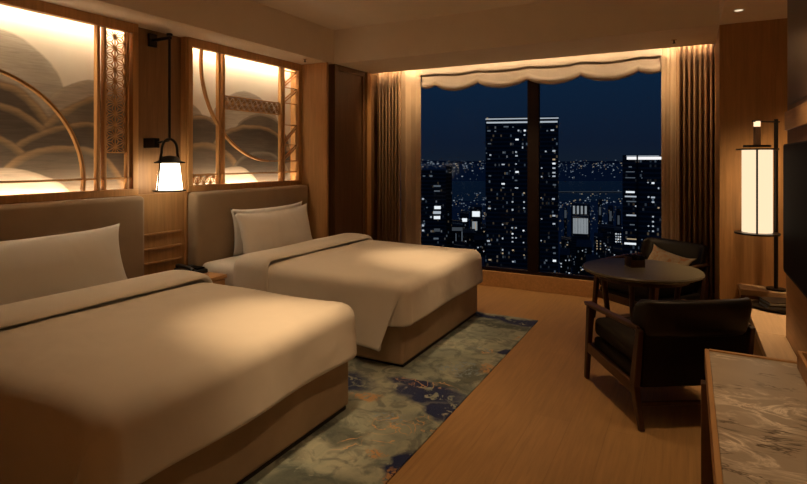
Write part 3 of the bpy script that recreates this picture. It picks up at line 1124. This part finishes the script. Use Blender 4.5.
# ------------------------------------------------------------------ round table
TX, TY = -.292, 4.045
rt = thing('round_table', 'dark round table by the window between the armchairs', 'table', (TX, TY, 0))
MB().lathe([(0, .572), (.362, .572), (.384, .582), (.386, .592), (.380, .600), (0, .600)], (0, 0, 0), 72).build('tabletop', 'table_wood', rt, smooth=40)
MB().lathe([(.20, .535), (.30, .535), (.30, .572), (.20, .572), (.20, .535)], (0, 0, 0), 48).build('apron', 'chair_wood', rt, smooth=40)
for k in range(4):
    a = radians(20 + 90 * k)
    MB().tube([(.25 * cos(a), .25 * sin(a), .56), (.19 * cos(a), .19 * sin(a), 0)], [.021, .014], 12).build('leg', 'chair_wood', rt, smooth=60)
f = MB()
for k in range(2):
    a = radians(20 + 90 * k)
    f.bar((-.205 * cos(a), -.205 * sin(a), .14 + .018 * k), (.205 * cos(a), .205 * sin(a), .14 + .018 * k), .018, .018)
f.build('cross_stretcher', 'chair_wood', rt)
tc = thing('table_caddy', 'small dark square caddy standing on the round table', 'caddy', (TX - .045, TY + .055, .600), .55)
MB().box(-.05, .05, -.05, .05, 0, .008).build('caddy_base', 'dark_walnut', tc)
f = MB().box(-.05, -.043, -.05, .05, .008, .070).box(.043, .05, -.05, .05, .008, .075).box(-.043, .043, .043, .05, .008, .075).box(-.043, .043, -.05, -.043, .008, .05)
f.build('caddy_side', 'dark_walnut', tc, bevel=.001)
MB().lathe([(0, 0), (.026, 0), (.028, .07), (.024, .07), (.022, .006), (0, .006)], (0.008, .004, .008), 24).build('caddy_cup', 'black_plastic', tc, smooth=50)


# ------------------------------------------------------------------ armchairs (front +y, width x)
def armchair(loc, rz, label):
    c = thing('armchair', label, 'armchair', loc, rz, 'armchairs around the round table')
    for sx in (-1, 1):
        X = .31 * sx
        # front leg, leaning a little forward at the foot
        MB().bar((X, .310, 0), (X, .255, .455), .026, .030, (0, 1, 0), .038, .050).build('leg', 'chair_wood', c, bevel=.006, seg=2)
        # rear leg runs up to carry the back
        mb = MB()
        mb.bar((X, -.345, 0), (X, -.275, .20), .024, .030, (0, 1, 0), .036, .052)
        mb.bar((X, -.275, .20), (X, -.325, .50), .036, .052, (0, 1, 0), .028, .036)
        mb.build('leg', 'chair_wood', c, bevel=.005, seg=2)
        # arm: broad at the front, sweeping back to meet the back band
        def armf(i, j, sx=sx):
            n = 8
            y = .315 - .63 * i
            w = .060 * (1 - .35 * i)
            z = .468 + .022 * sin(pi * i * .6) + .012 * i
            off = .014 * sin(pi * i)
            a = 2 * pi * j
            e = 1.0 if 0 < i < 1 else .55
            cx = (abs(cos(a)) ** .6) * (1 if cos(a) >= 0 else -1)
            sz = (abs(sin(a)) ** .6) * (1 if sin(a) >= 0 else -1)
            return Vector((sx * (.31 + off) + w / 2 * cx * e, y, z + .013 * sz * e))
        mb = MB().grid(armf, 15, 17)
        k0 = tuple(range(16))
        mb.f += [k0, tuple(14 * 17 + q for q in range(16))[::-1]]
        mb.build('armrest', 'chair_wood', c, smooth=60)
        MB().bar((X, .275, .205), (X, -.275, .185), .028, .060).build('side_rail', 'chair_wood', c, bevel=.006)
    MB().bar((-.30, .265, .205), (.30, .265, .205), .028, .060).build('front_rail', 'chair_wood', c, bevel=.005)
    MB().bar((-.30, -.30, .115), (.30, -.30, .115), .018, .020).build('stretcher', 'chair_wood', c, bevel=.004)
    MB().box(-.285, .285, -.285, .270, .185, .275).build('seat_base', 'chair_cloth', c, bevel=.02, seg=3)
    MB().box(-.275, .275, -.23, .295, .275, .385).build('seat_cushion', 'chair_cloth', c, bevel=.035, seg=4, smooth=180)
    # lower back shell
    MB().add([(-.275, -.285, .20), (.275, -.285, .20), (.275, -.245, .20), (-.275, -.245, .20), (-.285, -.335, .50), (.285, -.335, .50), (.285, -.290, .50), (-.285, -.290, .50)],
             [(0, 3, 2, 1), (4, 5, 6, 7), (0, 1, 5, 4), (1, 2, 6, 5), (2, 3, 7, 6), (3, 0, 4, 7)]).build('back_shell', 'chair_cloth', c, bevel=.012, seg=3)
    # wide leather back band, ends curling forward
    hw_ = .305

    def band(i, j):
        s = (i * 2 - 1)
        a = 2 * pi * j
        cx, cz = cos(a), sin(a)
        th = .040 * (1 if abs(s) < .93 else max(.25, 1 - ((abs(s) - .93) / .07) ** 2 * .7))
        hh = .098 * (1 if abs(s) < .90 else max(.55, 1 - ((abs(s) - .90) / .10) ** 2 * .45))
        y = -.350 + .030 * max(0, (abs(s) - .2) / .8) ** 2 + .05 * max(0, (abs(s) - .78) / .22) ** 2
        lean = .05
        zz = (abs(cz) ** .55) * (1 if cz >= 0 else -1) * hh
        yy = (abs(cx) ** .7) * (1 if cx >= 0 else -1) * th
        return Vector((s * hw_ * 1.03, y + yy - lean * (zz / .098) * .5, .555 + zz))
    mb = MB().grid(band, 33, 25)
    mb.f += [tuple(range(24)), tuple(32 * 25 + q for q in range(24))[::-1]]
    mb.build('backrest', 'dark_leather', c, smooth=180)
    return c


def fix_doubles():
    for o in bpy.data.objects:
        if o.type == 'MESH' and o.name.split('.')[0] in ('armrest', 'backrest'):
            bm = bmesh.new()
            bm.from_mesh(o.data)
            bmesh.ops.remove_doubles(bm, verts=bm.verts, dist=.0004)
            bmesh.ops.recalc_face_normals(bm, faces=bm.faces)
            bm.to_mesh(o.data)
            bm.free()


a1 = atan2(.535, .843)   # facing (-.535, .843)
c1 = armchair((-.143, 3.362, 0), a1, 'dark wood armchair with a wide leather back, its back to the viewer, by the desk')
fix_doubles()
c1.scale = (.95, 1, 1)
a2 = atan2(.60, -.80)
dup(c1, (-.30, 4.89, 0), a2, 'dark armchair behind the round table by the right curtain, with a cushion on its seat')
q = pillow('cushion', .40, .20, .09, (-.205, 5.015, .392), radians(30), 'cream patterned cushion leaning on the armchair behind the round table', rotz=a2 + pi / 2, mat='cushion_cloth', cat='cushion', seed=9, roll=-.16)

# ------------------------------------------------------------------ small ceiling fittings
dl = thing('downlight', 'small lit downlight in the lowered ceiling above the lantern lamp', 'downlight', (.294, 4.23, ZL))
MB().lathe([(.026, -.004), (.036, -.004), (.037, 0), (.026, 0), (.026, -.004)], (0, 0, 0), 32).build('trim_ring', 'white_plastic', dl, smooth=40)
MB().disc((0, 0, -.002), .026, .0015, 32).build('lens', 'downlight_glow', dl)
for (x, y, lb) in ((-.11, 5.03, 'small dark sprinkler head in the ceiling in front of the right curtain'), (-3.376, 4.27, 'small dark sprinkler head in the bulkhead above the lattice picture')):
    s = thing('ceiling_sprinkler', lb, 'sprinkler', (x, y, ZL))
    MB().disc((0, 0, -.004), .022, .004, 24).build('rose', 'brass', s)
    MB().lathe([(0, -.03), (.012, -.03), (.012, -.027), (.006, -.022), (.006, -.004), (0, -.004)], (0, 0, 0), 16).build('nozzle', 'black_metal', s)

# ------------------------------------------------------------------ city
KC = 2.6
GZ = -60.0 * KC
struct('ground', MB().box(-24000, 24000, 60, 30000, GZ - 2, GZ), 'ground_dark', 'dark city ground far below the window', 'ground')
rv = MB()
rv.add([at(-900, HV, 780 * KC).xy.to_3d(), at(1700, HV, 780 * KC).xy.to_3d(), at(1700, HV, 1500 * KC).xy.to_3d(), at(-900, HV, 1500 * KC).xy.to_3d()], [(0, 1, 2, 3)])
rv.v = [Vector((p.x, p.y, GZ + z)) for z in (.3, 1.0) for p in rv.v]
rv.f = [(0, 3, 2, 1), (4, 5, 6, 7), (0, 1, 5, 4), (1, 2, 6, 5), (2, 3, 7, 6), (3, 0, 4, 7)]
struct('river', rv, 'river_water', 'dark blue river crossing the night city', 'river')
hl = MB()
nh = 80
for k in range(nh):
    u = -600 + 2400 * k / (nh - 1)
    p = at(u, HV, 20000)
    h = -115 + 130 * (noise.noise(Vector((u * .006, 3, 1))) + .3)
    hl.v += [Vector((p.x, p.y, GZ)), Vector((p.x, p.y, max(-150, h))), Vector((p.x + 900 * -sn, p.y + 900 * cs, GZ))]
for k in range(nh - 1):
    a, b = k * 3, k * 3 + 3
    hl.f += [(a, b, b + 1, a + 1), (a + 1, b + 1, b + 2, a + 2)]
struct('hills', hl, 'hill_dark', 'low dark hills on the horizon', 'hills')


FOOT = []


def tower(name, u0, u1, vtop, D, depth, label, wins, mat='facade', group=None, cat='building', base=GZ):
    """box facing the hotel; wins: (u, v, w px, h px, material)"""
    D *= KC
    depth *= KC
    um = (u0 + u1) / 2
    p = at(um, vtop, D)
    th = math.atan((um - CU) / FPX)
    px = D / FPX * cos(th)
    w = (u1 - u0) * px
    FOOT.append((u0 - 2, u1 + 2, D - 8, D + depth * 1.3 + 16))
    b = thing(name, label, cat, (p.x, p.y, base), YAW - th, group)
    H = p.z - base
    MB().box(-w / 2, w / 2, 0, depth, 0, H).build('facade', mat, b)
    pz = D / FPX
    for it in wins:
        u, v, ww, hh, mt = it[:5]
        nm = it[5] if len(it) > 5 else 'lit_window'
        if nm == 'lit_window' and ww < 5:
            ww *= .82
            hh *= .85
        x = (u - um) * px
        z = H - (v - vtop) * pz
        MB().box(x - ww * px / 2, x + ww * px / 2, -.12 * px, .5 * px, z - hh * pz / 2, z + hh * pz / 2).build(nm, mt, b)
    return b


W, A, D_, B = 'win_white', 'win_warm', 'win_dim', 'win_bright'
tw = [(521.5, 118.6, 73, 1.1, 'roof_line', 'roof_light'), (521.5, 122.2, 71, 1.6, 'roof_line', 'roof_light'), (487, 118, 1.6, 1.6, A, 'beacon')]
for u, v, w_, h_, mt in ((488.5, 130.5, 4, 1.6, D_), (495, 131, 2, 1.5, D_), (506, 126.5, 5, 1.2, D_), (513, 127, 2, 1.2, D_), (518.5, 130.5, 2, 1.8, W), (524.8, 130.6, 2.6, 2, B), (524.5, 135, 2, 1.6, W),
                         (517, 139.5, 4, 1.8, B), (489, 143.5, 4, 1.2, D_), (490, 155, 2.2, 1.6, W), (486, 153, 1.4, 1.2, D_), (503.5, 152.5, 2, 1.6, D_), (522.6, 147.5, 1.4, 2.4, W), (516, 152, 2, 1.6, W),
                         (516.5, 155.8, 3, 1.6, W), (488.5, 159, 3, 1.2, D_), (503, 164.5, 3.6, 1.4, W), (516, 164, 2, 1.2, W), (517, 172, 4, 2, B), (510, 171, 1.5, 1.2, D_), (489.5, 176, 3, 1.4, D_),
                         (503, 184, 4, 1.8, B), (503, 188, 3, 1.2, D_), (516, 180.5, 3, 1.4, D_), (516.5, 188, 4, 1.4, W), (524, 193, 2, 1.6, A), (547, 131, 1.8, 1.6, D_), (552, 130.5, 4, 1.6, W), (554.5, 139, 1.6, 1.2, D_),
                         (545.5, 151.5, 1.8, 1.6, W), (553.5, 151, 3.4, 2, W), (553.5, 159.5, 3.2, 1.8, A), (553.5, 163.5, 3.6, 2, B), (553.5, 168, 3.4, 1.6, W), (553.5, 172.5, 3.6, 1.6, W), (553.5, 176, 3.6, 1.6, W),
                         (541.5, 168, 1.6, 1.4, W), (541.5, 176.5, 1.6, 1.4, W), (549, 176, 1.6, 1.2, D_), (554, 184.5, 3.6, 1.6, D_), (553, 198.5, 3.4, 1.8, W), (541, 197.5, 1.4, 1.2, A),
                         (553.5, 215, 3.4, 1.8, W), (553.5, 223, 3.2, 1.6, W), (553.5, 246.5, 3.4, 1.6, D_), (554, 252, 3, 1.6, D_), (554, 259.5, 4, 2.4, B), (546, 259.5, 2.4, 1.8, D_), (554, 272.5, 3.4, 1.6, A),
                         (512.5, 202, 2, 1.6, W), (512.5, 210, 2, 2, W), (524, 202, 1.8, 1.8, W), (524, 208, 1.8, 1.6, W), (512, 228, 1.8, 1.4, W), (516, 228, 1.6, 1.4, W), (512.5, 234, 2, 1.6, B), (512.5, 238, 2, 1.4, W), (516, 238, 1.6, 1.4, W),
                         (512.5, 242, 2, 1.4, W), (523.5, 230.5, 2, 1.6, B), (523.5, 242.5, 1.6, 1.4, W), (502.5, 225, 1.6, 1.4, W), (502.5, 239, 1.6, 2, W), (502.5, 250.5, 1.8, 2, W), (502.5, 254, 1.8, 1.6, A), (513, 250.5, 2.2, 1.6, A),
                         (513, 262, 2.2, 1.6, W), (524, 255, 1.6, 1.4, A), (525.5, 271, 1.8, 1.4, W), (489, 202.5, 3, 1.2, D_), (489, 209, 3.4, 1.6, W), (495, 209.5, 1.6, 1.2, D_), (488, 242, 3.4, 2, W), (489, 245.5, 3.6, 1.6, D_),
                         (489.5, 261, 3.4, 1.4, A), (541, 240, 1.4, 1.2, W), (541.5, 218.5, 1.4, 1.2, W)):
    tw.append((u, v, w_, h_, mt))
tower('tower_block', 485, 558, 117, 150, 18, 'tall dark tower with two white roof lines, split by the window mullion', tw)
rw = [(645.5, 158.2, 38, 2.8, 'roof_line_bright', 'roof_light'), (642.5, 156, 33, .7, 'roof_line', 'roof_light')]
for u, v, w_, h_, mt in ((630, 167, 4, 1.4, D_), (630, 172, 9, .8, D_), (630, 178, 10, .8, D_), (630, 192.5, 9, 1.8, B), (630.5, 197, 12, 1.4, W), (631, 202, 10, 1, D_), (635.5, 206.5, 1.6, 1.6, W), (631, 216, 10, 1.4, W), (632, 225.5, 5, 1, D_),
                         (635.5, 230.5, 1.6, 1.4, D_), (631.5, 240, 10, 1.2, A), (630, 244.8, 12, 2, B), (653, 183, 3.4, 2, B), (648, 182.5, 1.6, 1.2, W), (658.5, 188, 1.6, 2, W), (648.5, 197, 2, 1.8, W), (653, 197.3, 4.6, 1.8, W), (653, 202, 3.2, 1.6, W),
                         (658.5, 207.5, 2.2, 1.6, A), (653, 216.5, 2.2, 1.6, W), (653, 221.5, 2.2, 1.6, W), (648.5, 226, 1.8, 1.4, W), (653, 226, 2.2, 1.6, W), (653, 231, 2.2, 1.6, W), (649, 231, 1.6, 1.2, D_), (654.5, 240.5, 1.8, 1.2, W), (642, 240, 1.6, 1.2, D_),
                         (641.8, 171.5, 1.4, 1.2, D_), (641.8, 178, 1.2, 1.2, D_)):
    rw.append((u, v, w_, h_, mt))
rtw = tower('tower_block', 622, 676, 155, 130, 22, 'dark tower with one bright white roof line beside the right curtain', rw)
MB().box((637.5 - 649) * 130 * KC / FPX, (639 - 649) * 130 * KC / FPX, -.9, 0, 0, rtw.children[0].data.vertices[4].co.z).build('corner_fin', 'concrete_dark', rtw)
lw = [(437, 186, 7, 1.6, D_), (437, 191, 6, 1.2, D_), (437.5, 207.5, 6.4, 3, B), (437, 212.5, 7.6, 2.6, W), (437, 217.5, 6.4, 3, B), (431, 217, 2, 1.8, W), (436, 238.5, 5, 1.6, D_), (423, 199, 2.6, 1.6, W), (424, 221, 2, 1.2, D_), (423, 225.5, 2.6, 2.2, W),
      (423, 230.5, 2.6, 2, W), (427, 207.5, 1.6, 1.2, D_), (431, 176, 3.4, 2, D_), (424, 176, 3, 1.2, D_), (437, 230, 6, 3, 'facade_dim')]
tower('apartment_block', 404, 446, 170, 170, 16, 'dark apartment block at the left edge of the window glass', lw)
tower('apartment_block', 446, 452, 166, 176, 16, 'narrow black slab beside the apartment block at the left edge of the glass', [])
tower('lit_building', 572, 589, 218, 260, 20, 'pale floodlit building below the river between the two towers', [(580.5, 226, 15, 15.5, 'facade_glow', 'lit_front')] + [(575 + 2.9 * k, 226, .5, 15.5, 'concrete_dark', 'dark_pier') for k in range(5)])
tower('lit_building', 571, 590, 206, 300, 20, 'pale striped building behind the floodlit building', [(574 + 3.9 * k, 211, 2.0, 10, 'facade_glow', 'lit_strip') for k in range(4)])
tower('sign_building', 470, 482, 207, 252, 14, 'small building with a big white lit sign right of the apartment block', [(476, 214, 7.6, 5.4, B, 'lit_sign'), (474.7, 226, 5, 9, 'facade_glow', 'lit_front'), (475.4, 226, 1, 8, A)])
tower('sign_building', 460, 469, 214, 234, 14, 'small building with a small white lit sign beside the big sign', [(464.5, 220, 5, 3.4, B, 'lit_sign')])
tower('grey_building', 447, 463, 226, 193, 20, 'low grey building with a pale flat roof below the lit signs', [(455, 229, 15, 3.4, 'facade_dim', 'pale_roof'), (456, 240, .8, 16, D_), (462, 238, 1, 16, D_)])
tower('slab_building', 598, 602, 200, 320, 10, 'thin slab with pale sides left of the right tower', [(600, 211, 2, 8, 'facade_dim', 'lit_strip')])
tower('slab_building', 608, 613, 207, 300, 12, 'lower thin pale slab left of the right tower', [(610.5, 216, 2.2, 10, 'facade_dim', 'lit_strip')])
tower('slab_building', 616, 621, 209, 280, 12, 'thin slab with a pale strip against the right tower', [(618.5, 220, 2, 9, 'facade_dim', 'lit_strip')])
tower('office_block', 614, 622, 230, 220, 14, 'small block with a bright grid of windows against the right tower', [(616 + 2.2 * i, 234 + 2.6 * j, 1.4, 1.4, W if (i + j) % 3 else B) for i in range(3) for j in range(4)])
tower('office_block', 564, 567, 208, 330, 10, 'thin pale block left of the striped building', [(565.5, 214, 2, 8, 'facade_dim', 'lit_strip')])
tower('office_block', 594, 603, 237, 230, 14, 'small block with warm orange windows below the floodlit building', [(597, 241 + 2.6 * j, 1.2, 1.4, A) for j in range(4)] + [(600.5, 241 + 2.6 * j, 1.2, 1.4, A if j % 2 else D_) for j in range(4)])
rnd = random.Random(11)
spots = [(460, 246, 172), (480, 240, 196), (540, 240, 185), (566, 240, 205), (584, 247, 180), (618, 252, 160), (565, 255, 165), (450, 262, 150), (468, 257, 136), (480, 266, 112), (592, 264, 150), (545, 222, 260), (469, 233, 215), (606, 228, 262), (480, 228, 270), (690, 230, 240), (380, 225, 260), (350, 240, 200), (720, 215, 300)]
for u, v, D in spots:
    w_ = rnd.uniform(9, 17)
    ws = []
    for k in range(rnd.randint(3, 8)):
        ws.append((u + rnd.uniform(-.42, .42) * w_, v + rnd.uniform(2, 26), rnd.choice((1.2, 1.6, 2.0)), 1.3, rnd.choice((W, A, D_, D_, W))))
    tower('low_building', u - w_ / 2, u + w_ / 2, v, D, rnd.uniform(10, 18), 'small dark building with scattered lights low down in the night city', ws, 'block_dark', 'small dark buildings low in the city')

# bridges over the river, far beyond the window
for u0, u1, v, lb in ((462, 487, 193.8, 'short lit bridge over the river left of the tall tower'), (556, 622, 191.4, 'long lit bridge over the river between the two towers')):
    D = 985.0 * KC
    p = at((u0 + u1) / 2, v, D)
    w_ = (u1 - u0) / FPX * D
    b = thing('river_bridge', lb, 'bridge', (p.x, p.y, GZ + .3), YAW)
    z = p.z - GZ
    MB().box(-w_ / 2, w_ / 2, 0, 25, z - 3, z - .8).build('deck', 'concrete_dark', b)
    MB().box(-w_ / 2, w_ / 2, -.8, .2, z - 2.3, z - .5).build('light_row', 'facade_dim', b)
    for k in range(5):
        x = -w_ / 2 + w_ * (k + .5) / 5
        MB().box(x - 2, x + 2, 3, 22, 0, z - 3).build('pier', 'concrete_dark', b)

# distant lights nobody could count
mb = MB()
fm = []
rnd = random.Random(3)


def lightcube(u, d, z, s, k):
    p = at(u, HV, d)
    mb.box(p.x - s, p.x + s, p.y - s, p.y + s, z - s * .8, z + s * .8)
    fm.extend([k] * 6)


for k in range(1500):       # skyline rows beyond the river
    d = (1550 + 5200 * rnd.random() ** 1.4) * KC
    u = rnd.uniform(150, 900)
    s = d / FPX * rnd.choice((.2, .26, .32, .42, .6))
    lightcube(u, d, GZ + rnd.uniform(2, 60) * KC * rnd.random() + s, s, rnd.choice((0, 1, 2, 2, 2, 2)))
for k in range(3400):        # near shore
    d = (150 + 620 * rnd.random()) * KC
    u = rnd.uniform(150, 900)
    if any(a <= u <= b and c <= d <= e for a, b, c, e in FOOT):
        continue
    s = d / FPX * rnd.choice((.24, .3, .4, .6))
    lightcube(u, d, GZ + rnd.uniform(0, 16) * KC + s, s, rnd.choice((0, 1, 2, 2, 2, 2, 1)))
o = mb.build('city_lights', None, None, mats=['city_a', 'city_b', 'city_c'], fmat=fm)
tag(o, 'countless tiny city lights spread out to the horizon', 'city lights', kind='stuff')

# ------------------------------------------------------------------ sky
wd = bpy.data.worlds.new('night_sky')
sc.world = wd
wd.use_nodes = True
t = NT(wd)
t.n.clear()
tc_ = t.coord('Generated')
sp = t.node('ShaderNodeSeparateXYZ')
t.link(tc_, sp.inputs[0])
c = t.ramp(sp.outputs[2], [(0.0, (.0062, .0115, .0225)), (.03, (.0050, .0105, .025)), (.16, (.0040, .0160, .041)), (.6, (.004, .014, .04))])
bg = t.node('ShaderNodeBackground')
t.link(c, bg.inputs[0])
bg.inputs[1].default_value = 1.0
o = t.node('ShaderNodeOutputWorld')
t.link(bg.outputs[0], o.inputs[0])


# ------------------------------------------------------------------ lamps, with added fill spots
def spot(name, loc, target, power, size, blend=1.0, radius=.04, c=WARM):
    l = bpy.data.lights.new(name, 'SPOT')
    l.energy = power
    l.color = c
    l.spot_size = radians(size)
    l.spot_blend = blend
    l.shadow_soft_size = radius
    o = bpy.data.objects.new(name, l)
    col.objects.link(o)
    o.location = loc
    d = Vector(target) - Vector(loc)
    o.rotation_euler = d.to_track_quat('-Z', 'Y').to_euler()
    return o


spot('ceiling_or_fill_spot', (-1.50, 2.00, ZH - .02), (-1.95, 1.95, .55), 42, 78)
spot('ceiling_or_fill_spot', (-1.40, 2.05, ZH - .02), (-1.72, 2.00, .55), 140, 30)
spot('ceiling_or_fill_spot', (-1.60, 3.74, ZH - .02), (-2.1, 3.74, .55), 46, 78)
spot('ceiling_or_fill_spot', (-1.50, 3.78, ZH - .02), (-1.82, 3.75, .55), 130, 30)
spot('ceiling_or_fill_spot', (-2.3, 2.74, ZH - .02), (-2.9, 2.74, .6), 13, 110)  # added fill spot to lift the bed heads, no real fitting
spot('ceiling_or_fill_spot', (-.62, 3.10, ZH - .02), (-.90, 3.30, 0), 75, 50)
spot('ceiling_or_fill_spot', (-.55, 1.50, ZH - .02), (-.85, 1.95, 0), 62, 56)
spot('ceiling_or_fill_spot', (.22, 1.45, ZL - .02), (.25, 1.55, .75), 36, 70)
spot('ceiling_or_fill_spot', (.294, 4.22, ZL - .02), (.50, 4.2, .4), 110, 62)
spot('ceiling_or_fill_spot', (.75, 4.25, ZL - .02), (.60, 4.30, .4), 90, 62)  # unseen added spot, brightens the end shelf and the oak wall
spot('ceiling_or_fill_spot', (.30, 2.9, ZL - .02), (.42, 2.95, .4), 55, 50)
spot('ceiling_or_fill_spot', (-1.6, 4.70, ZL - .02), (-1.4, 5.45, .08), 85, 80)
spot('ceiling_or_fill_spot', (-2.55, 5.15, ZL - .02), (-2.98, 5.45, 1.9), 22, 75)  # added spot grazing the left curtain to bring out its pleats
spot('ceiling_or_fill_spot', (-.35, 5.12, ZL - .02), (.02, 5.45, 1.9), 22, 75)  # added spot that brightens the right curtain from the side
spot('ceiling_or_fill_spot', (-.6, -.6, ZH - .02), (-.6, -.5, 0), 180, 75)  # added fill behind the camera, lifts the room by floor bounce

# ------------------------------------------------------------------ view
sc.view_settings.view_transform = 'Standard'
sc.view_settings.look = 'None'
sc.view_settings.gamma = 1
sc.view_settings.use_curve_mapping = False
sc.view_settings.exposure = 0.0
sc.cycles.use_denoising = True
sc.cycles.max_bounces = 8
sc.cycles.diffuse_bounces = 5
sc.cycles.transparent_max_bounces = 8
sc.cycles.sample_clamp_indirect = 4
